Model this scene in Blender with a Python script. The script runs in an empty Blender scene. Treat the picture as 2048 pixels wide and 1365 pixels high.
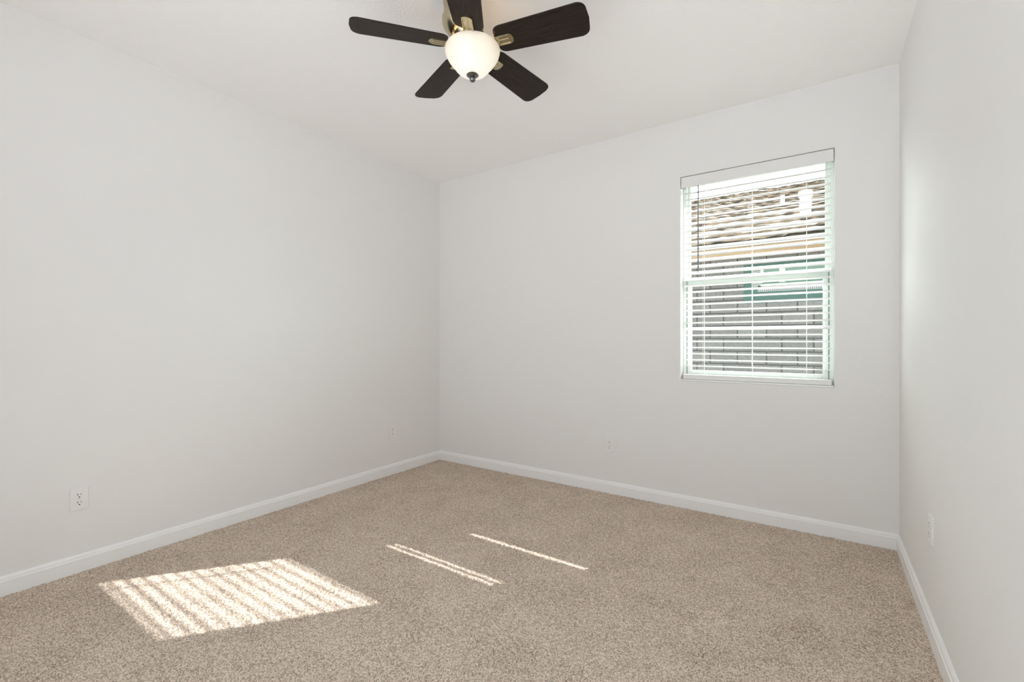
import bpy, bmesh, math, random
import numpy as np
from mathutils import Vector, Matrix, Euler

random.seed(7)
SC = bpy.context.scene
COL = SC.collection
PI = math.pi

# ------------------------------------------------------------------ camera
YAW = math.radians(34.15)
CAM_H = 1.173
cam_data = bpy.data.cameras.new('camera')
cam_data.sensor_width = 36.0
cam_data.lens = 910.0 / 2048.0 * 36.0
cam_data.shift_y = -0.0007
cam_data.clip_start = 0.02
cam = bpy.data.objects.new('camera', cam_data)
cam.location = (0, 0, CAM_H)
cam.rotation_euler = (PI / 2, 0, YAW)
COL.objects.link(cam)
SC.camera = cam

# ------------------------------------------------------------------ sky, sun, exposure
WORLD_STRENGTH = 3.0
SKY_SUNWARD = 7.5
SUN_STRENGTH = 12.0
EXPOSURE = 0.04
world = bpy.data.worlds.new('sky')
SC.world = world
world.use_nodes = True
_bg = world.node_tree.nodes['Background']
# hazy bright sky above, brighter glow below the horizon added to lift the ceiling
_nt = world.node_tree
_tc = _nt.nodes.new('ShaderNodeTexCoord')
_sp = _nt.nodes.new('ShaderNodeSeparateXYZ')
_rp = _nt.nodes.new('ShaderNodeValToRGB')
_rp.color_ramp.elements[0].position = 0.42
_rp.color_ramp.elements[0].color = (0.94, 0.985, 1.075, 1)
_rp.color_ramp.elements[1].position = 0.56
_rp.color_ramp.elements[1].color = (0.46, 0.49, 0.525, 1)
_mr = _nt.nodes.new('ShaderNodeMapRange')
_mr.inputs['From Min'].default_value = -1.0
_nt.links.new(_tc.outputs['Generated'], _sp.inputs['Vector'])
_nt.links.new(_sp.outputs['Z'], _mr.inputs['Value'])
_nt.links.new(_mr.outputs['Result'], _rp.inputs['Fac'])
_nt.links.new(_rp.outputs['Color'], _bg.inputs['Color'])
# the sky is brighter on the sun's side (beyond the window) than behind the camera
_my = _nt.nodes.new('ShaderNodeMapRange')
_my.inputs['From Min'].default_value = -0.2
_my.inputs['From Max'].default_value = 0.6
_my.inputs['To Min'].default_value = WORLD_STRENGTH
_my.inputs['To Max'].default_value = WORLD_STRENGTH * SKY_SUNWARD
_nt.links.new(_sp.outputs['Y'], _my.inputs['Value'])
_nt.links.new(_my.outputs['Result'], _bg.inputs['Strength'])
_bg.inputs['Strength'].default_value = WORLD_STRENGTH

SUN_DIR = Vector((0.79, 1.0, 0.79)).normalized()      # towards the sun
sun_data = bpy.data.lights.new('sun', 'SUN')
sun_data.energy = SUN_STRENGTH
sun_data.angle = math.radians(0.3)
sun_data.color = (1.02, 0.94, 1.0)
sun = bpy.data.objects.new('sun', sun_data)
sun.location = SUN_DIR * 12
sun.rotation_euler = SUN_DIR.to_track_quat('Z', 'Y').to_euler()
COL.objects.link(sun)

SC.view_settings.view_transform = 'Standard'
SC.view_settings.look = 'None'
SC.view_settings.exposure = EXPOSURE
SC.view_settings.gamma = 1.0
SC.view_settings.use_curve_mapping = False
SC.cycles.max_bounces = 14
SC.cycles.diffuse_bounces = 10
SC.cycles.transparent_max_bounces = 16
SC.cycles.sample_clamp_indirect = 6.0
SC.cycles.caustics_reflective = False
SC.cycles.caustics_refractive = False

# ------------------------------------------------------------------ room dimensions (metres)
XL, XR, YB, YF, H = -3.11, 0.364, 3.315, -0.42, 2.722
WT = 0.13                                  # wall thickness
WX0, WX1, WZ0, WZ1 = -0.816, 0.068, 0.890, 2.321   # window opening

# ------------------------------------------------------------------ materials
def new_mat(name):
    m = bpy.data.materials.new(name)
    m.use_nodes = True
    nt = m.node_tree
    return m, nt, nt.nodes['Principled BSDF']

def simple(name, col, rough=0.5, metal=0.0, spec=None):
    m, nt, b = new_mat(name)
    b.inputs['Base Color'].default_value = (*col, 1)
    b.inputs['Roughness'].default_value = rough
    b.inputs['Metallic'].default_value = metal
    if spec is not None:
        b.inputs['Specular IOR Level'].default_value = spec
    return m

def bump_noise(nt, b, scale, strength, dist, detail=3.0, coord='Object'):
    tc = nt.nodes.new('ShaderNodeTexCoord')
    n = nt.nodes.new('ShaderNodeTexNoise')
    n.inputs['Scale'].default_value = scale
    n.inputs['Detail'].default_value = detail
    bp = nt.nodes.new('ShaderNodeBump')
    bp.inputs['Strength'].default_value = strength
    bp.inputs['Distance'].default_value = dist
    nt.links.new(tc.outputs[coord], n.inputs['Vector'])
    nt.links.new(n.outputs['Fac'], bp.inputs['Height'])
    nt.links.new(bp.outputs['Normal'], b.inputs['Normal'])
    return tc, n, bp

def paint(name, col, rough, scale, strength, dist):
    m, nt, b = new_mat(name)
    b.inputs['Base Color'].default_value = (*col, 1)
    b.inputs['Roughness'].default_value = rough
    b.inputs['Specular IOR Level'].default_value = 0.25
    bump_noise(nt, b, scale, strength, dist)
    return m

M_WALL = paint('wall_paint', (0.82, 0.812, 0.79), 0.75, 170, 0.12, 0.004)
M_CEIL = paint('ceiling_paint', (0.95, 0.94, 0.92), 0.85, 75, 0.25, 0.006)
M_TRIM = simple('trim_gloss_white', (0.88, 0.88, 0.87), 0.35)
M_VINYL = simple('white_vinyl', (0.76, 0.81, 0.768), 0.35)
M_GASKET = simple('grey_gasket', (0.20, 0.22, 0.21), 0.6)
M_SLAT = simple('blind_white', (0.90, 0.905, 0.89), 0.4)
M_VALANCE = simple('valance_white', (0.80, 0.795, 0.775), 0.5)
M_CORD = simple('cord_white', (0.88, 0.88, 0.85), 0.7)
M_WAND = simple('wand_dark', (0.10, 0.12, 0.13), 0.25)
M_PLATE = simple('plate_white', (0.83, 0.825, 0.80), 0.35)
M_SLOT = simple('slot_dark', (0.02, 0.02, 0.02), 0.6)
M_SCREW = simple('screw_painted', (0.70, 0.70, 0.67), 0.4)
M_BRASS = simple('antique_brass', (0.50, 0.44, 0.30), 0.25, 1.0)
M_NICKEL = simple('dark_nickel', (0.20, 0.20, 0.20), 0.22, 1.0)
M_BLACK = simple('motor_black', (0.025, 0.022, 0.02), 0.4)
M_STUCCO = paint('exterior_stucco', (0.55, 0.52, 0.47), 0.9, 60, 0.4, 0.01)

def carpet_mat():
    m, nt, b = new_mat('carpet')
    b.inputs['Roughness'].default_value = 1.0
    b.inputs['Specular IOR Level'].default_value = 0.0
    tc = nt.nodes.new('ShaderNodeTexCoord')
    v = nt.nodes.new('ShaderNodeTexVoronoi')
    v.inputs['Scale'].default_value = 230
    n = nt.nodes.new('ShaderNodeTexNoise')
    n.inputs['Scale'].default_value = 330
    n.inputs['Detail'].default_value = 2
    big = nt.nodes.new('ShaderNodeTexNoise')
    big.inputs['Scale'].default_value = 4
    big.inputs['Detail'].default_value = 3
    for t in (v, n, big):
        nt.links.new(tc.outputs['Object'], t.inputs['Vector'])
    sep = nt.nodes.new('ShaderNodeSeparateColor')
    nt.links.new(v.outputs['Color'], sep.inputs['Color'])
    mix = nt.nodes.new('ShaderNodeMath'); mix.operation = 'ADD'
    mul = nt.nodes.new('ShaderNodeMath'); mul.operation = 'MULTIPLY'; mul.inputs[1].default_value = 0.45
    nt.links.new(sep.outputs['Red'], mul.inputs[0])
    nt.links.new(mul.outputs[0], mix.inputs[0])
    nt.links.new(n.outputs['Fac'], mix.inputs[1])
    add2 = nt.nodes.new('ShaderNodeMath'); add2.operation = 'MULTIPLY_ADD'
    add2.inputs[1].default_value = 0.22
    nt.links.new(big.outputs['Fac'], add2.inputs[0])
    nt.links.new(mix.outputs[0], add2.inputs[2])
    r = nt.nodes.new('ShaderNodeValToRGB')
    e = r.color_ramp.elements
    e[0].position = 0.42; e[0].color = (0.17, 0.128, 0.093, 1)
    e[1].position = 1.10 if False else 1.0; e[1].color = (0.82, 0.70, 0.585, 1)
    k = r.color_ramp.elements.new(0.70); k.color = (0.45, 0.362, 0.285, 1)
    nt.links.new(add2.outputs[0], r.inputs['Fac'])
    nt.links.new(r.outputs['Color'], b.inputs['Base Color'])
    bp = nt.nodes.new('ShaderNodeBump')
    bp.inputs['Strength'].default_value = 0.6
    bp.inputs['Distance'].default_value = 0.006
    nt.links.new(n.outputs['Fac'], bp.inputs['Height'])
    nt.links.new(bp.outputs['Normal'], b.inputs['Normal'])
    return m
M_CARPET = carpet_mat()

def wood_mat():
    m, nt, b = new_mat('walnut_blade')
    tc = nt.nodes.new('ShaderNodeTexCoord')
    mp = nt.nodes.new('ShaderNodeMapping')
    mp.inputs['Scale'].default_value = (6, 60, 60)
    n = nt.nodes.new('ShaderNodeTexNoise')
    n.inputs['Scale'].default_value = 3.0
    n.inputs['Detail'].default_value = 5
    r = nt.nodes.new('ShaderNodeValToRGB')
    r.color_ramp.elements[0].position = 0.35
    r.color_ramp.elements[0].color = (0.012, 0.008, 0.006, 1)
    r.color_ramp.elements[1].position = 0.75
    r.color_ramp.elements[1].color = (0.036, 0.022, 0.015, 1)
    nt.links.new(tc.outputs['Object'], mp.inputs['Vector'])
    nt.links.new(mp.outputs['Vector'], n.inputs['Vector'])
    nt.links.new(n.outputs['Fac'], r.inputs['Fac'])
    nt.links.new(r.outputs['Color'], b.inputs['Base Color'])
    b.inputs['Roughness'].default_value = 0.5
    b.inputs['Specular IOR Level'].default_value = 0.22
    return m
M_WOOD = wood_mat()

def bowl_mat():
    m, nt, b = new_mat('frosted_lit_glass')
    b.inputs['Base Color'].default_value = (0.60, 0.56, 0.48, 1)
    b.inputs['Roughness'].default_value = 0.35
    tc = nt.nodes.new('ShaderNodeTexCoord')
    sp = nt.nodes.new('ShaderNodeSeparateXYZ')
    nt.links.new(tc.outputs['Object'], sp.inputs['Vector'])
    mr = nt.nodes.new('ShaderNodeMapRange')
    mr.inputs['From Min'].default_value = -0.385
    mr.inputs['From Max'].default_value = -0.235
    nt.links.new(sp.outputs['Z'], mr.inputs['Value'])
    r = nt.nodes.new('ShaderNodeValToRGB')
    e = r.color_ramp.elements
    e[0].position = 0.0; e[0].color = (1.0, 0.99, 0.98, 1)
    e[1].position = 1.0; e[1].color = (0.62, 0.52, 0.38, 1)
    k = e.new(0.5); k.color = (0.93, 0.84, 0.68, 1)
    nt.links.new(mr.outputs['Result'], r.inputs['Fac'])
    nt.links.new(r.outputs['Color'], b.inputs['Emission Color'])
    b.inputs['Emission Strength'].default_value = 0.60
    return m
M_BOWL = bowl_mat()

def glass_mat(name, tint, gloss):
    m = bpy.data.materials.new(name)
    m.use_nodes = True
    nt = m.node_tree
    nt.nodes.clear()
    out = nt.nodes.new('ShaderNodeOutputMaterial')
    t = nt.nodes.new('ShaderNodeBsdfTransparent')
    t.inputs['Color'].default_value = (*tint, 1)
    g = nt.nodes.new('ShaderNodeBsdfGlossy')
    g.inputs['Roughness'].default_value = 0.02
    mx = nt.nodes.new('ShaderNodeMixShader')
    mx.inputs['Fac'].default_value = gloss
    nt.links.new(t.outputs[0], mx.inputs[1])
    nt.links.new(g.outputs[0], mx.inputs[2])
    nt.links.new(mx.outputs[0], out.inputs['Surface'])
    return m
M_GLASS = glass_mat('window_glass', (0.925, 0.965, 0.93), 0.03)
M_NGLASS = simple('green_reflective_glass', (0.11, 0.23, 0.175), 0.05)

def block_mat():
    m, nt, b = new_mat('concrete_block')
    b.inputs['Roughness'].default_value = 0.95
    tc = nt.nodes.new('ShaderNodeTexCoord')
    sp = nt.nodes.new('ShaderNodeSeparateXYZ')
    cb = nt.nodes.new('ShaderNodeCombineXYZ')
    nt.links.new(tc.outputs['Object'], sp.inputs['Vector'])
    nt.links.new(sp.outputs['X'], cb.inputs['X'])
    nt.links.new(sp.outputs['Z'], cb.inputs['Y'])
    br = nt.nodes.new('ShaderNodeTexBrick')
    br.offset = 0.5
    br.inputs['Scale'].default_value = 1.0
    br.inputs['Brick Width'].default_value = 0.405
    br.inputs['Row Height'].default_value = 0.203
    br.inputs['Mortar Size'].default_value = 0.011
    br.inputs['Mortar Smooth'].default_value = 0.3
    br.inputs['Color1'].default_value = (0.185, 0.175, 0.168, 1)
    br.inputs['Color2'].default_value = (0.25, 0.238, 0.228, 1)
    br.inputs['Mortar'].default_value = (0.06, 0.057, 0.052, 1)
    nt.links.new(cb.outputs[0], br.inputs['Vector'])
    n = nt.nodes.new('ShaderNodeTexNoise')
    n.inputs['Scale'].default_value = 28
    n.inputs['Detail'].default_value = 4
    nt.links.new(tc.outputs['Object'], n.inputs['Vector'])
    hs = nt.nodes.new('ShaderNodeMix'); hs.data_type = 'RGBA'; hs.blend_type = 'OVERLAY'
    hs.inputs['Factor'].default_value = 0.55
    nt.links.new(br.outputs['Color'], hs.inputs['A'])
    nt.links.new(n.outputs['Fac'], hs.inputs['B'])
    nt.links.new(hs.outputs['Result'], b.inputs['Base Color'])
    bp = nt.nodes.new('ShaderNodeBump'); bp.inputs['Strength'].default_value = 0.7
    bp.inputs['Distance'].default_value = 0.01; bp.invert = True
    nt.links.new(br.outputs['Fac'], bp.inputs['Height'])
    nt.links.new(bp.outputs['Normal'], b.inputs['Normal'])
    return m
M_BLOCK = block_mat()

def noise_col(name, c1, c2, scale, rough=0.9, stretch=(1, 1, 1), lo=0.35, hi=0.65):
    m, nt, b = new_mat(name)
    b.inputs['Roughness'].default_value = rough
    tc = nt.nodes.new('ShaderNodeTexCoord')
    mp = nt.nodes.new('ShaderNodeMapping'); mp.inputs['Scale'].default_value = stretch
    n = nt.nodes.new('ShaderNodeTexNoise'); n.inputs['Scale'].default_value = scale
    n.inputs['Detail'].default_value = 4
    r = nt.nodes.new('ShaderNodeValToRGB')
    r.color_ramp.elements[0].position = lo; r.color_ramp.elements[0].color = (*c1, 1)
    r.color_ramp.elements[1].position = hi; r.color_ramp.elements[1].color = (*c2, 1)
    nt.links.new(tc.outputs['Object'], mp.inputs['Vector'])
    nt.links.new(mp.outputs['Vector'], n.inputs['Vector'])
    nt.links.new(n.outputs['Fac'], r.inputs['Fac'])
    nt.links.new(r.outputs['Color'], b.inputs['Base Color'])
    return m
M_TILE = noise_col('roof_tile', (0.08, 0.055, 0.04), (0.46, 0.34, 0.245), 5.0, 0.85, (1, 2, 2))
M_FASCIA = noise_col('raw_lumber', (0.34, 0.225, 0.135), (0.45, 0.32, 0.20), 2.0, 0.8, (0.5, 8, 8))
M_WHITEEXT = simple('white_metal_edge', (0.80, 0.84, 0.90), 0.5)
M_TEAL = simple('teal_membrane', (0.033, 0.115, 0.095), 0.6)
M_GROUND = noise_col('bare_soil', (0.30, 0.25, 0.19), (0.42, 0.36, 0.28), 3.0)

def mesh_lath_mat():
    m, nt, b = new_mat('perforated_flange')
    tc = nt.nodes.new('ShaderNodeTexCoord')
    mp = nt.nodes.new('ShaderNodeMapping')
    mp.inputs['Rotation'].default_value = (0, PI / 4, 0)
    ck = nt.nodes.new('ShaderNodeTexChecker')
    ck.inputs['Scale'].default_value = 55
    ck.inputs['Color1'].default_value = (0.6, 0.6, 0.6, 1)
    ck.inputs['Color2'].default_value = (0.10, 0.11, 0.11, 1)
    nt.links.new(tc.outputs['Object'], mp.inputs['Vector'])
    nt.links.new(mp.outputs['Vector'], ck.inputs['Vector'])
    nt.links.new(ck.outputs['Color'], b.inputs['Base Color'])
    b.inputs['Roughness'].default_value = 0.5
    return m
M_LATH = mesh_lath_mat()

# ------------------------------------------------------------------ mesh helpers
def mesh_obj(name, bm, m, parent=None, smooth=False, loc=None):
    me = bpy.data.meshes.new(name)
    bmesh.ops.recalc_face_normals(bm, faces=bm.faces[:])
    bm.to_mesh(me)
    bm.free()
    if m is not None:
        me.materials.append(m)
    if smooth:
        me.polygons.foreach_set('use_smooth', [True] * len(me.polygons))
        try:
            me.set_sharp_from_angle(angle=math.radians(38))
        except Exception:
            pass
    o = bpy.data.objects.new(name, me)
    COL.objects.link(o)
    if parent is not None:
        o.parent = parent
    if loc is not None:
        o.location = loc
    return o

def add_box(bm, x0, x1, y0, y1, z0, z1, bevel=0.0, seg=2):
    vs = [bm.verts.new((x, y, z)) for x in (x0, x1) for y in (y0, y1) for z in (z0, z1)]
    q = [(0, 1, 3, 2), (4, 6, 7, 5), (0, 4, 5, 1), (2, 3, 7, 6), (0, 2, 6, 4), (1, 5, 7, 3)]
    fs = [bm.faces.new([vs[i] for i in f]) for f in q]
    if bevel > 0:
        es = list({e for f in fs for e in f.edges})
        bmesh.ops.bevel(bm, geom=es, offset=bevel, segments=seg, profile=0.5, affect='EDGES')
    return vs

def add_lathe(bm, prof, n=48, mat=None, cap_start=False, cap_end=False):
    mat = mat or Matrix.Identity(4)
    rings = []
    for r, z in prof:
        if r < 1e-6:
            rings.append([bm.verts.new(mat @ Vector((0, 0, z)))])
        else:
            rings.append([bm.verts.new(mat @ Vector((r * math.cos(2 * PI * i / n), r * math.sin(2 * PI * i / n), z))) for i in range(n)])
    for a, b in zip(rings[:-1], rings[1:]):
        for i in range(n):
            j = (i + 1) % n
            if len(a) == 1 and len(b) == 1:
                continue
            if len(a) == 1:
                bm.faces.new((a[0], b[i], b[j]))
            elif len(b) == 1:
                bm.faces.new((a[i], a[j], b[0]))
            else:
                bm.faces.new((a[i], a[j], b[j], b[i]))
    if cap_start and len(rings[0]) > 1:
        bm.faces.new(rings[0])
    if cap_end and len(rings[-1]) > 1:
        bm.faces.new(rings[-1])

def add_prism(bm, pts, z0, z1, mat=None):
    """closed 2-D outline (x, y) swept from z0 to z1"""
    mat = mat or Matrix.Identity(4)
    a = [bm.verts.new(mat @ Vector((x, y, z0))) for x, y in pts]
    b = [bm.verts.new(mat @ Vector((x, y, z1))) for x, y in pts]
    n = len(pts)
    bm.faces.new(a[::-1]); bm.faces.new(b)
    for i in range(n):
        j = (i + 1) % n
        bm.faces.new((a[i], a[j], b[j], b[i]))

def add_tube(bm, p0, p1, r, n=8):
    p0, p1 = Vector(p0), Vector(p1)
    d = p1 - p0
    q = d.to_track_quat('Z', 'Y').to_matrix().to_4x4()
    mat = Matrix.Translation(p0) @ q
    add_lathe(bm, [(r, 0), (r, d.length)], n, mat, True, True)

def empty(name, loc=(0, 0, 0), rotz=0.0):
    o = bpy.data.objects.new(name, None)
    o.empty_display_size = 0.1
    o.location = loc
    o.rotation_euler = (0, 0, rotz)
    COL.objects.link(o)
    return o

def tag(o, label, cat, group=None):
    o['label'] = label
    o['category'] = cat
    if group:
        o['group'] = group
    return o

def struct(o, label=None, cat=None):
    o['kind'] = 'structure'
    if label:
        o['label'] = label
    if cat:
        o['category'] = cat
    return o

# ------------------------------------------------------------------ floor: looped carpet as a roughened surface
def build_floor():
    x0, x1, y0, y1 = XL - 0.05, XR + 0.05, YF - 0.12, YB + 0.05
    step = 0.0042
    nx, ny = int((x1 - x0) / step), int((y1 - y0) / step)
    xs, ys = np.linspace(x0, x1, nx), np.linspace(y0, y1, ny)
    X, Y = np.meshgrid(xs, ys)
    rng = np.random.default_rng(3)
    a = rng.random((ny, nx))
    tuft = (a + np.roll(a, 1, 0) + np.roll(a, 1, 1) + np.roll(np.roll(a, 1, 0), 1, 1)) / 4 - 0.5
    Z = tuft * 0.0075 + (a - 0.5) * 0.002
    jx, jy = (rng.random((ny, nx)) - .5) * step * .7, (rng.random((ny, nx)) - .5) * step * .7
    co = np.stack([X + jx, Y + jy, Z], -1).reshape(-1, 3).astype(np.float32)
    i = np.arange(nx * ny).reshape(ny, nx)
    q = np.stack([i[:-1, :-1], i[:-1, 1:], i[1:, 1:], i[1:, :-1]], -1).reshape(-1).astype(np.int32)
    nf = (nx - 1) * (ny - 1)
    me = bpy.data.meshes.new('floor')
    me.vertices.add(nx * ny); me.vertices.foreach_set('co', co.ravel())
    me.loops.add(nf * 4); me.loops.foreach_set('vertex_index', q)
    me.polygons.add(nf)
    me.polygons.foreach_set('loop_start', np.arange(0, nf * 4, 4, dtype=np.int32))
    me.polygons.foreach_set('use_smooth', np.ones(nf, dtype=bool))
    me.update(); me.validate()
    me.materials.append(M_CARPET)
    o = bpy.data.objects.new('floor', me)
    COL.objects.link(o)
    struct(o)
build_floor()

# slab under the carpet
bm = bmesh.new(); add_box(bm, XL - WT, XR + WT, YF - WT, YB + WT, -0.20, -0.03)
struct(mesh_obj('floor_slab', bm, M_STUCCO))

# ------------------------------------------------------------------ walls and ceiling
bm = bmesh.new(); add_box(bm, XL - WT, XL, YF - WT, YB + WT, -0.03, H + 0.02)
struct(mesh_obj('wall_left', bm, M_WALL))
bm = bmesh.new(); add_box(bm, XR, XR + WT, YF - WT, YB + WT, -0.03, H + 0.02)
struct(mesh_obj('wall_right', bm, M_WALL))

def wall_with_hole(name, x0, x1, y0, y1, z0, z1, hx0, hx1, hz0, hz1, m, bev=0.004):
    bm = bmesh.new()
    outer = [(x0, z0), (x1, z0), (x1, z1), (x0, z1)]
    inner = [(hx0, hz0), (hx1, hz0), (hx1, hz1), (hx0, hz1)]
    V = {}
    for y in (y0, y1):
        V[y] = ([bm.verts.new((x, y, z)) for x, z in outer], [bm.verts.new((x, y, z)) for x, z in inner])
        o, n = V[y]
        for k in range(4):
            j = (k + 1) % 4
            bm.faces.new((o[k], o[j], n[j], n[k]))
    for k in range(4):
        j = (k + 1) % 4
        bm.faces.new((V[y0][0][k], V[y0][0][j], V[y1][0][j], V[y1][0][k]))
        bm.faces.new((V[y0][1][k], V[y0][1][j], V[y1][1][j], V[y1][1][k]))
    if bev:
        rim = V[y0][1]
        es = [e for e in bm.edges if e.verts[0] in rim and e.verts[1] in rim]
        bmesh.ops.bevel(bm, geom=es, offset=bev, segments=3, profile=0.5, affect='EDGES')
    return mesh_obj(name, bm, m)
struct(wall_with_hole('wall_back', XL, XR, YB, YB + WT, -0.03, H + 0.02, WX0, WX1, WZ0, WZ1, M_WALL))
# the wall behind the camera, unseen, its wide opening added to let daylight in
struct(wall_with_hole('wall_front', XL, XR, YF - WT, YF, -0.03, H + 0.02, -2.0, 0.30, 0.0, 2.60, M_WALL, 0))
bm = bmesh.new(); add_box(bm, XL - WT, XR + WT, YF - WT, YB + WT, H, H + 0.2)
struct(mesh_obj('ceiling', bm, M_CEIL))
# roof overhang outside the window
bm = bmesh.new(); add_box(bm, XL - 1.0, XR + 1.5, YB + WT - 0.02, YB + WT + 0.62, 2.655, 2.80)
struct(mesh_obj('roof_overhang', bm, M_STUCCO))

# baseboards with a stepped, chamfered top
BB = [(0, -0.02), (0.015, -0.02), (0.015, 0.066), (0.0125, 0.0695), (0.0115, 0.0705), (0.0100, 0.079), (0.0055, 0.0865), (0.0035, 0.089), (0, 0.089)]
def baseboard(name, p0, p1, nrm):
    p0, p1, nrm = Vector((*p0, 0)), Vector((*p1, 0)), Vector((*nrm, 0))
    bm = bmesh.new()
    a = [bm.verts.new(p0 + nrm * d + Vector((0, 0, z))) for d, z in BB]
    b = [bm.verts.new(p1 + nrm * d + Vector((0, 0, z))) for d, z in BB]
    n = len(BB)
    for i in range(n):
        j = (i + 1) % n
        bm.faces.new((a[i], a[j], b[j], b[i]))
    bm.faces.new(a); bm.faces.new(b)
    struct(mesh_obj(name, bm, M_TRIM))
baseboard('baseboard_left', (XL, YF), (XL, YB), (1, 0))
baseboard('baseboard_back', (XL, YB), (XR, YB), (0, -1))
baseboard('baseboard_right', (XR, YF), (XR, YB), (-1, 0))

# ------------------------------------------------------------------ window (structure): frame, sashes, glass
FY0, FY1 = 3.388, 3.440           # frame depth, inside to outside
win = empty('window_1', ((WX0 + WX1) / 2, FY0, WZ0))
struct(win, 'white vinyl single hung window set deep in the back wall', 'window')
def wl(x0, x1, y0, y1, z0, z1):   # world box to window local
    ox, oy, oz = win.location
    return x0 - ox, x1 - ox, y0 - oy, y1 - oy, z0 - oz, z1 - oz
def frame_ring(name, x0, x1, z0, z1, w, y0, y1, m, parent, wb=None, wt=None, bev=0.003):
    wb = w if wb is None else wb; wt = w if wt is None else wt
    bm = bmesh.new()
    for b in ((x0, x0 + w, z0, z1), (x1 - w, x1, z0, z1)):
        add_box(bm, *wl(b[0], b[1], y0, y1, b[2], b[3]), bevel=bev)
    for b in ((x0 + w * .98, x1 - w * .98, z0, z0 + wb), (x0 + w * .98, x1 - w * .98, z1 - wt, z1)):
        add_box(bm, *wl(b[0], b[1], y0 + 0.0005, y1 - 0.0005, b[2], b[3]), bevel=bev)
    return mesh_obj(name, bm, m, parent)
frame_ring('frame', WX0, WX1, WZ0, WZ1, 0.026, FY0, FY1, M_VINYL, win, wb=0.030, wt=0.03)
MZ0, MZ1 = 1.553, 1.617          # meeting rail of the lower sash
up = frame_ring('upper_sash', WX0 + 0.026, WX1 - 0.026, 1.575, WZ1 - 0.03, 0.020, FY0 + 0.028, FY1 - 0.004, M_VINYL, win, wb=0.040)
lo = frame_ring('lower_sash', WX0 + 0.027, WX1 - 0.027, WZ0 + 0.030, MZ1, 0.030, FY0 + 0.002, FY0 + 0.027, M_VINYL, win, wb=0.042, wt=0.062)
bm = bmesh.new()
for xx in (WX0 + 0.0265, WX1 - 0.0265):
    add_box(bm, *wl(xx - 0.0022, xx + 0.0022, FY0 - 0.0010, FY0 + 0.004, WZ0 + 0.03, MZ1 - 0.012))
mesh_obj('gasket', bm, M_GASKET, lo)
bm = bmesh.new(); add_box(bm, *wl(WX0 + 0.044, WX1 - 0.044, FY0 + 0.037, FY0 + 0.041, 1.60, WZ1 - 0.045))
mesh_obj('glass_pane', bm, M_GLASS, up)
bm = bmesh.new(); add_box(bm, *wl(WX0 + 0.055, WX1 - 0.055, FY0 + 0.012, FY0 + 0.016, WZ0 + 0.068, MZ0 + 0.005))
mesh_obj('glass_pane', bm, M_GLASS, lo)
bm = bmesh.new()                   # stool: thin white sill on the bottom return
add_box(bm, *wl(WX0 + 0.001, WX1 - 0.001, YB - 0.002, FY0, WZ0, WZ0 + 0.010), bevel=0.003)
mesh_obj('sill', bm, M_TRIM, win)

# ------------------------------------------------------------------ blind
BLX0, BLX1 = WX0 + 0.010, WX1 - 0.010
BY = 3.356                         # middle of the slats
blind = empty('window_blind', ((BLX0 + BLX1) / 2, BY, WZ0 + 0.012))
tag(blind, 'white horizontal slat blind with a dark tilt wand, lowered over the window', 'blind')
def bl(x0, x1, y0, y1, z0, z1):
    ox, oy, oz = blind.location
    return x0 - ox, x1 - ox, y0 - oy, y1 - oy, z0 - oz, z1 - oz
bm = bmesh.new(); add_box(bm, *bl(BLX0, BLX1, BY - 0.022, BY + 0.026, 2.262, 2.314))
mesh_obj('headrail', bm, M_SLAT, blind)
bm = bmesh.new()
prof = [(-0.0380, 2.243), (-0.0335, 2.243), (-0.0335, 2.316), (-0.0380, 2.316), (-0.0400, 2.309), (-0.0395, 2.280), (-0.0400, 2.250)]
ox, oy, oz = blind.location
a = [bm.verts.new((BLX0 - 0.006 - ox, d, z - oz)) for d, z in prof]
b = [bm.verts.new((BLX1 + 0.006 - ox, d, z - oz)) for d, z in prof]
for i in range(len(prof)):
    j = (i + 1) % len(prof)
    bm.faces.new((a[i], a[j], b[j], b[i]))
bm.faces.new(a); bm.faces.new(b)
for sx in (BLX0 - 0.006, BLX1 + 0.003):
    add_box(bm, sx - ox, sx + 0.003 - ox, -0.038, -0.005, 2.243 - oz, 2.316 - oz)
mesh_obj('valance', bm, M_VALANCE, blind)
bm = bmesh.new(); add_box(bm, *bl(BLX0 + 0.002, BLX1 - 0.002, BY - 0.025, BY + 0.025, 0.901, 0.934), bevel=0.004)
mesh_obj('bottom_rail', bm, M_VALANCE, blind)

def slat_mesh():
    L, D, T, CR = (BLX1 - BLX0) / 2 - 0.004, 0.0236, 0.0040, 0.0022
    top, bot = [], []
    n = 8
    for i in range(n + 1):
        t = -1 + 2 * i / n
        z = CR * (1 - t * t) - CR * 0.6
        top.append((t * D, z + T / 2)); bot.append((t * D, z - T / 2))
    outline = top + bot[::-1]
    bm = bmesh.new()
    a = [bm.verts.new((-L, y, z)) for y, z in outline]
    b = [bm.verts.new((L, y, z)) for y, z in outline]
    for i in range(len(outline)):
        j = (i + 1) % len(outline)
        bm.faces.new((a[i], a[j], b[j], b[i]))
    bm.faces.new(a); bm.faces.new(b)
    return bm
slat0 = None
rng_t = random.Random(11)
PITCH = 0.0434
z = 0.9935 - PITCH * 0
slats = []
k = 0
while z < 2.235:
    slats.append(z); z += PITCH
for z in slats:
    if slat0 is None:
        o = slat0 = mesh_obj('slat', slat_mesh(), M_SLAT, blind)
    else:
        o = slat0.copy(); COL.objects.link(o); o.parent = blind
    o.location = (0, 0, z - oz)
    # tilt about the slat's length; positive drops the room-side edge
    if z > 1.56:
        t = 33.0 + rng_t.uniform(-1.5, 1.5)
        if z > 1.99:
            t -= 6.0
    else:
        t = -6.0
    if abs(z - 1.254) < PITCH * 0.5:
        t = 25.0
    o.rotation_euler = (math.radians(t), 0, 0)
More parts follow.
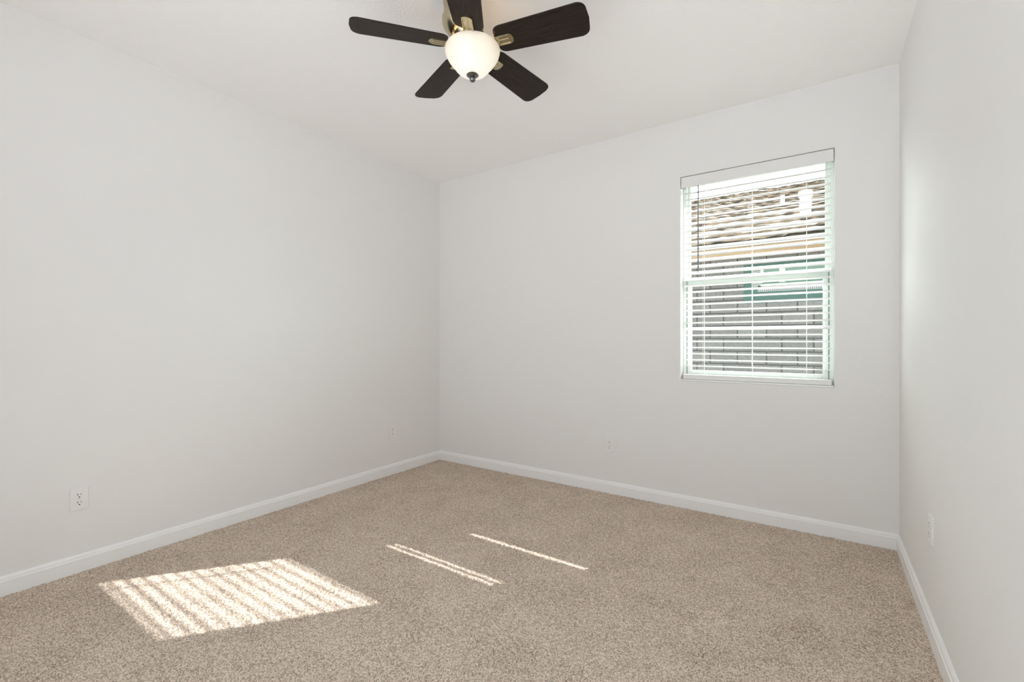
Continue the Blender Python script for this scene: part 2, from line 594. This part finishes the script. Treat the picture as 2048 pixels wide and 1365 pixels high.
for cx in (-0.672, -0.372, -0.072):
    for dy in (-0.0255, 0.0255):
        bm = bmesh.new()
        add_tube(bm, (cx - ox, dy, 0.936 - oz), (cx - ox, dy, 2.268 - oz), 0.0012, 6)
        mesh_obj('ladder_cord', bm, M_CORD, blind)
bm = bmesh.new()
add_tube(bm, (-0.700 - ox, -0.034, 1.636 - oz), (-0.700 - ox, -0.034, 2.246 - oz), 0.0040, 8)
wand = mesh_obj('tilt_wand', bm, M_WAND, blind)
bm = bmesh.new()
add_lathe(bm, [(0, 1.630), (0.0042, 1.632), (0.0046, 1.640), (0.0036, 1.650), (0, 1.651)], 10, Matrix.Translation((-0.700 - ox, -0.034, -oz)))
mesh_obj('wand_tip', bm, M_CORD, wand)

# ------------------------------------------------------------------ outlets
def receptacle_outline(r=0.0172, cut=0.0138, n=28):
    pts = []
    for i in range(n):
        a = 2 * PI * i / n
        pts.append((r * math.cos(a), max(-cut, min(cut, r * math.sin(a)))))
    return pts
TOY = Matrix.Rotation(PI / 2, 4, 'X')      # (x, y, z) -> (x, -z, y): outline stands up, extrusion faces -Y
def outlet(loc, rotz, label):
    """built facing -Y, back of the plate on the wall at y = 0"""
    t = empty('wall_outlet', loc, rotz)
    tag(t, label, 'outlet', 'wall outlets')
    bm = bmesh.new(); add_box(bm, -0.0345, 0.0345, -0.0072, 0.001, -0.0555, 0.0555, bevel=0.0024, seg=2)
    mesh_obj('cover_plate', bm, M_PLATE, t)
    for zc in (0.0195, -0.0195):
        bm = bmesh.new()
        add_prism(bm, receptacle_outline(), 0.005, 0.0092, Matrix.Translation((0, 0, zc)) @ TOY)
        r = mesh_obj('receptacle', bm, M_PLATE, t)
        bm = bmesh.new()
        add_box(bm, -0.0076, -0.0050, -0.0095, -0.0086, zc - 0.0005, zc + 0.0080)
        add_box(bm, 0.0050, 0.0074, -0.0095, -0.0086, zc + 0.0005, zc + 0.0072)
        pts = [(0.0029 * math.cos(PI * i / 8), -0.0085 + 0.0026 * math.sin(PI * i / 8)) for i in range(9)] + [(-0.0029, -0.0112), (0.0029, -0.0112)]
        add_prism(bm, pts, 0.0086, 0.0095, Matrix.Translation((0, 0, zc)) @ TOY)
        mesh_obj('slots', bm, M_SLOT, r)
    bm = bmesh.new()
    add_lathe(bm, [(0, -0.004), (0.0032, -0.004), (0.0032, 0.0078), (0.0022, 0.0088), (0, 0.009)], 14, TOY)
    mesh_obj('screw', bm, M_SCREW, t)
    return t
outlet((XL, 0.676, 0.370), PI / 2, 'white duplex outlet low on the long left wall, nearer the sunlit carpet patch')
outlet((XL, 2.713, 0.374), PI / 2, 'white duplex outlet on the left wall close to the far room corner')
outlet((-1.339, YB, 0.372), 0, 'white duplex outlet on the back wall, between the room corner and the window')
outlet((XR, 2.416, 0.426), -PI / 2, 'white outlet seen edge-on, low on the right wall beside the window wall')

# ------------------------------------------------------------------ ceiling fan
FX, FYc, FZ = -1.298, 1.597, 2.500        # centre of the blade circle
fan = empty('ceiling_fan', (FX, FYc, H))
tag(fan, 'ceiling fan with five dark walnut blades and a lit frosted glass bowl', 'ceiling fan')
DZ = FZ - H                                # blade plane in fan coordinates
left_dir = Vector((-math.cos(YAW), -math.sin(YAW), 0))
lean = (Vector((0, 0, 1)) * math.cos(math.radians(30)) + left_dir * math.sin(math.radians(30))).normalized()
LM = Matrix.Translation((0, 0, DZ + 0.028)) @ lean.to_track_quat('Z', 'Y').to_matrix().to_4x4()
bm = bmesh.new()
add_lathe(bm, [(0.0, 0.0), (0.058, 0.0), (0.062, 0.006), (0.060, 0.010), (0.064, 0.013), (0.062, 0.018), (0.067, 0.022),
               (0.069, 0.040), (0.071, 0.046), (0.069, 0.049), (0.073, 0.053), (0.071, 0.057), (0.076, 0.062),
               (0.083, 0.085), (0.086, 0.105), (0.084, 0.125), (0.074, 0.145), (0.055, 0.160), (0.0, 0.166)], 64, LM)
mesh_obj('motor_housing', bm, M_BRASS, fan, True)
top = LM @ Vector((0, 0, 0.13))
bm = bmesh.new()
add_lathe(bm, [(0.0, top.z - 0.02), (0.058, top.z - 0.02), (0.062, top.z), (0.068, -0.012), (0.070, 0.0), (0.0, 0.0)], 48, Matrix.Translation((top.x, top.y, 0)))
mesh_obj('canopy', bm, M_BRASS, fan, True)
bm = bmesh.new()
add_lathe(bm, [(0.0, DZ - 0.012), (0.066, DZ - 0.012), (0.070, DZ - 0.006), (0.070, DZ + 0.016), (0.058, DZ + 0.026), (0.058, DZ + 0.036), (0.0, DZ + 0.040)], 48)
mesh_obj('flywheel', bm, M_BLACK, fan, True)
# light kit: fitter ring, bowl, finial
bm = bmesh.new()
add_lathe(bm, [(0.0, DZ - 0.014), (0.050, DZ - 0.012), (0.060, DZ - 0.022), (0.080, DZ - 0.028), (0.080, DZ - 0.034), (0.0, DZ - 0.034)], 48)
mesh_obj('light_fitter', bm, M_BRASS, fan, True)
bm = bmesh.new()
bp_ = [(0.112, -0.010), (0.119, -0.010), (0.1235, -0.017), (0.1230, -0.028), (0.118, -0.045), (0.109, -0.062), (0.097, -0.079),
       (0.085, -0.092), (0.075, -0.106), (0.063, -0.118), (0.048, -0.127), (0.028, -0.131), (0.0, -0.132)]
inn = [(max(r - 0.004, 0), z + 0.004) for r, z in bp_[::-1]]
add_lathe(bm, [(r, DZ + z) for r, z in bp_ + inn[:-2]] + [(0.112, DZ - 0.010)], 72)
bmesh.ops.remove_doubles(bm, verts=bm.verts[:], dist=1e-5)
mesh_obj('glass_bowl', bm, M_BOWL, fan, True)
bm = bmesh.new()
add_lathe(bm, [(0.0, -0.129), (0.026, -0.130), (0.0275, -0.133), (0.022, -0.138), (0.013, -0.141), (0.009, -0.143), (0.0135, -0.148),
               (0.014, -0.153), (0.010, -0.159), (0.0, -0.162)], 32, Matrix.Translation((0, 0, DZ)))
mesh_obj('finial', bm, M_NICKEL, fan, True)

def blade_outline():
    x0, x1, w0, w1, r0, r1 = 0.115, 0.522, 0.066, 0.078, 0.030, 0.034
    def corner(cx, cy, r, a0, a1, n=8):
        return [(cx + r * math.cos(a0 + (a1 - a0) * i / n), cy + r * math.sin(a0 + (a1 - a0) * i / n)) for i in range(n + 1)]
    p = corner(x0 + r0, -w0 + r0, r0, PI, 1.5 * PI)
    p += corner(x1 - r1, -w1 + r1, r1, -PI / 2, -0.08)
    p += [(x1 + 0.005, 0.0)]
    p += corner(x1 - r1, w1 - r1, r1, 0.08, PI / 2)
    p += corner(x0 + r0, w0 - r0, r0, PI / 2, PI)
    return p
def bracket_bm():
    bm = bmesh.new()
    # arm from the flywheel out to the plate
    n = 8
    arm = [(0.058, 0.013, 0.004), (0.080, 0.012, 0.001), (0.100, 0.016, -0.005), (0.115, 0.022, -0.008)]
    prev = None
    for x, w, zz in arm:
        ring = [bm.verts.new((x, -w, zz - 0.0035)), bm.verts.new((x, w, zz - 0.0035)), bm.verts.new((x, w * .8, zz + 0.0035)), bm.verts.new((x, -w * .8, zz + 0.0035))]
        if prev:
            for i in range(4):
                bm.faces.new((prev[i], prev[(i + 1) % 4], ring[(i + 1) % 4], ring[i]))
        else:
            bm.faces.new(ring)
        prev = ring
    bm.faces.new(prev[::-1])
    # plate under the blade with a rounded end
    pts = [(0.110, -0.024), (0.182, -0.024)] + [(0.182 + 0.014 * math.sin(PI * i / 10), -0.024 * math.cos(PI * i / 10)) for i in range(1, 10)] + [(0.182, 0.024), (0.110, 0.024)]
    add_prism(bm, pts, -0.0085, -0.003)
    # raised border and rib
    add_box(bm, 0.112, 0.180, -0.0235, -0.0185, -0.0125, -0.006, bevel=0.0015)
    add_box(bm, 0.112, 0.180, 0.0185, 0.0235, -0.0125, -0.006, bevel=0.0015)
    add_box(bm, 0.112, 0.176, -0.0030, 0.0030, -0.0120, -0.006, bevel=0.0015)
    return bm
blade_me = bracket_me = None
for i in range(5):
    ang = math.radians(-58.1 + 72 * i)
    if blade_me is None:
        bm = bmesh.new(); add_prism(bm, blade_outline(), -0.003, 0.003)
        es = [e for e in bm.edges if abs(e.verts[0].co.z - e.verts[1].co.z) < 1e-6]
        bmesh.ops.bevel(bm, geom=es, offset=0.0015, segments=1, affect='EDGES')
        bd = mesh_obj('blade', bm, M_WOOD, fan)
        br = mesh_obj('blade_bracket', bracket_bm(), M_BRASS, bd)
        blade_me, bracket_me = bd, br
    else:
        bd = blade_me.copy(); COL.objects.link(bd); bd.parent = fan
        br = bracket_me.copy(); COL.objects.link(br); br.parent = bd
    bd.location = (0, 0, DZ)
    bd.rotation_mode = 'XYZ'
    bd.rotation_euler = (Matrix.Rotation(ang, 3, 'Z') @ Matrix.Rotation(math.radians(-13), 3, 'X')).to_euler()
# the bulbs in the bowl
for a in (20, 140, 260):
    ld = bpy.data.lights.new('bulb_light', 'POINT')
    ld.energy = 0.7
    ld.color = (1.0, 0.60, 0.26)
    ld.shadow_soft_size = 0.02
    lo_ = bpy.data.objects.new('bulb_light', ld)
    lo_.location = (0.07 * math.cos(math.radians(a)), 0.07 * math.sin(math.radians(a)), DZ - 0.052)
    lo_.parent = fan
    COL.objects.link(lo_)

# ------------------------------------------------------------------ outside: the house next door and the ground
NY = 8.0
bm = bmesh.new(); add_box(bm, -14, 10, YB + WT, 20, -0.40, -0.22)
struct(mesh_obj('ground', bm, M_GROUND))
house = empty('neighbor_house', (-1.5, NY, -0.22))
tag(house, 'unfinished grey block house with brown tiled roof outside the window', 'house')
HX, HY, HZ = house.location
nx0, nx1, nz0, nz1 = -1.008, 0.55, 1.75, 2.36      # membrane around the neighbour's window
def hb(bm, x0, x1, y0, y1, z0, z1, bevel=0.0):
    add_box(bm, x0 - HX, x1 - HX, y0 - HY, y1 - HY, z0 - HZ, z1 - HZ, bevel)
bm = bmesh.new(); hb(bm, -8, 5, NY, NY + 0.2, -0.22, 2.72)
mesh_obj('block_wall', bm, M_BLOCK, house)
bm = bmesh.new(); hb(bm, nx0, nx1, NY - 0.006, NY + 0.001, nz0, nz1)
mem = mesh_obj('membrane', bm, M_TEAL, house)
fx0, fx1, fz0, fz1 = -0.868, 0.40, 1.925, 2.30
bm = bmesh.new()
hb(bm, fx0, fx0 + 0.11, NY - 0.012, NY - 0.006, fz0 + 0.07, fz1)
hb(bm, fx0 + 0.06, fx1, NY - 0.012, NY - 0.006, fz0, fz0 + 0.09)
mesh_obj('perforated_flange', bm, M_LATH, mem)
bm = bmesh.new()
hb(bm, fx0 + 0.10, fx1, NY - 0.030, NY - 0.008, fz0 + 0.085, fz0 + 0.115, 0.004)
hb(bm, fx0 + 0.10, fx0 + 0.14, NY - 0.030, NY - 0.008, fz0 + 0.135, fz1, 0.004)
hb(bm, -0.52, -0.44, NY - 0.028, NY - 0.008, fz0 + 0.13, fz1, 0.004)
wf = mesh_obj('window_frame', bm, M_VINYL, house)
bm = bmesh.new(); hb(bm, fx0 + 0.12, fx1, NY - 0.016, NY - 0.009, fz0 + 0.11, fz1 - 0.01)
mesh_obj('window_glass', bm, M_NGLASS, wf)
EY = 7.55
bm = bmesh.new(); hb(bm, -8.3, 5.3, EY, EY + 0.045, 2.405, 2.575, 0.004)
mesh_obj('fascia_board', bm, M_FASCIA, house)
bm = bmesh.new(); hb(bm, -8.3, 5.3, EY - 0.03, EY - 0.004, 2.575, 2.645, 0.004)
mesh_obj('drip_edge', bm, M_WHITEEXT, house)
bm = bmesh.new(); hb(bm, -8.3, 5.3, EY + 0.045, NY, 2.50, 2.53)
mesh_obj('soffit', bm, M_FASCIA, house)
# tiled roof: overlapping wavy courses
PITCHR = 0.40
RY0, RZ0 = 7.46, 2.640
bm = bmesh.new()
ncourse = 19
rng = random.Random(5)
for c in range(ncourse):
    d0 = c * 0.335
    d1 = d0 + 0.42
    nseg = 340
    wob = [rng.uniform(-0.012, 0.012) for _ in range(nseg // 6 + 3)]
    lift = [rng.choice((0, 0, 0, 0.010, 0.022)) for _ in range(nseg // 6 + 3)]
    prev = None
    for s in range(nseg + 1):
        x = -8.3 + 13.6 * s / nseg
        ti = (s + (3 if c % 2 else 0)) // 6
        ph = ((s + (3 if c % 2 else 0)) % 6) / 6 * 2 * PI
        wave = 0.006 * math.sin(ph) + lift[ti]
        y0 = RY0 + d0 + wob[ti]
        z0 = RZ0 + d0 * PITCHR + 0.055 + wave
        y1 = RY0 + d1
        z1 = RZ0 + d1 * PITCHR + 0.012 + 0.006 * math.sin(ph)
        cur = [bm.verts.new((x - HX, y0 - HY, z0 - HZ - 0.045)), bm.verts.new((x - HX, y0 - HY, z0 - HZ)), bm.verts.new((x - HX, y1 - HY, z1 - HZ))]
        if prev:
            bm.faces.new((prev[0], cur[0], cur[1], prev[1]))
            bm.faces.new((prev[1], cur[1], cur[2], prev[2]))
        prev = cur
me_roof = mesh_obj('tiled_roof', bm, M_TILE, house)
bm = bmesh.new()                    # roof deck below the tiles
L = ncourse * 0.335
pts = [(RY0 - HY, RZ0 - HZ - 0.01), (RY0 + L - HY, RZ0 + L * PITCHR - HZ - 0.01), (RY0 + L - HY, RZ0 + L * PITCHR - HZ - 0.10), (RY0 + 0.1 - HY, RZ0 - HZ - 0.05)]
a = [bm.verts.new((-8.3 - HX, y, z)) for y, z in pts]
b = [bm.verts.new((5.3 - HX, y, z)) for y, z in pts]
for i in range(4):
    bm.faces.new((a[i], a[(i + 1) % 4], b[(i + 1) % 4], b[i]))
bm.faces.new(a); bm.faces.new(b)
mesh_obj('roof_deck', bm, M_GROUND, house)
bm = bmesh.new()
add_lathe(bm, [(0, 3.00), (0.075, 3.00), (0.075, 3.30), (0.085, 3.31), (0.085, 3.36), (0.075, 3.37), (0.075, 3.44), (0.095, 3.46), (0.095, 3.55), (0.0, 3.58)], 20, Matrix.Translation((-0.20 - HX, 8.63 - HY, -HZ)))
mesh_obj('flue_pipe', bm, M_WHITEEXT, house)
bm = bmesh.new()
add_lathe(bm, [(0, 3.60), (0.036, 3.60), (0.036, 4.00), (0, 4.0)], 14, Matrix.Translation((-0.615 - HX, 10.3 - HY, -HZ)))
mesh_obj('vent_pipe', bm, M_WHITEEXT, house)
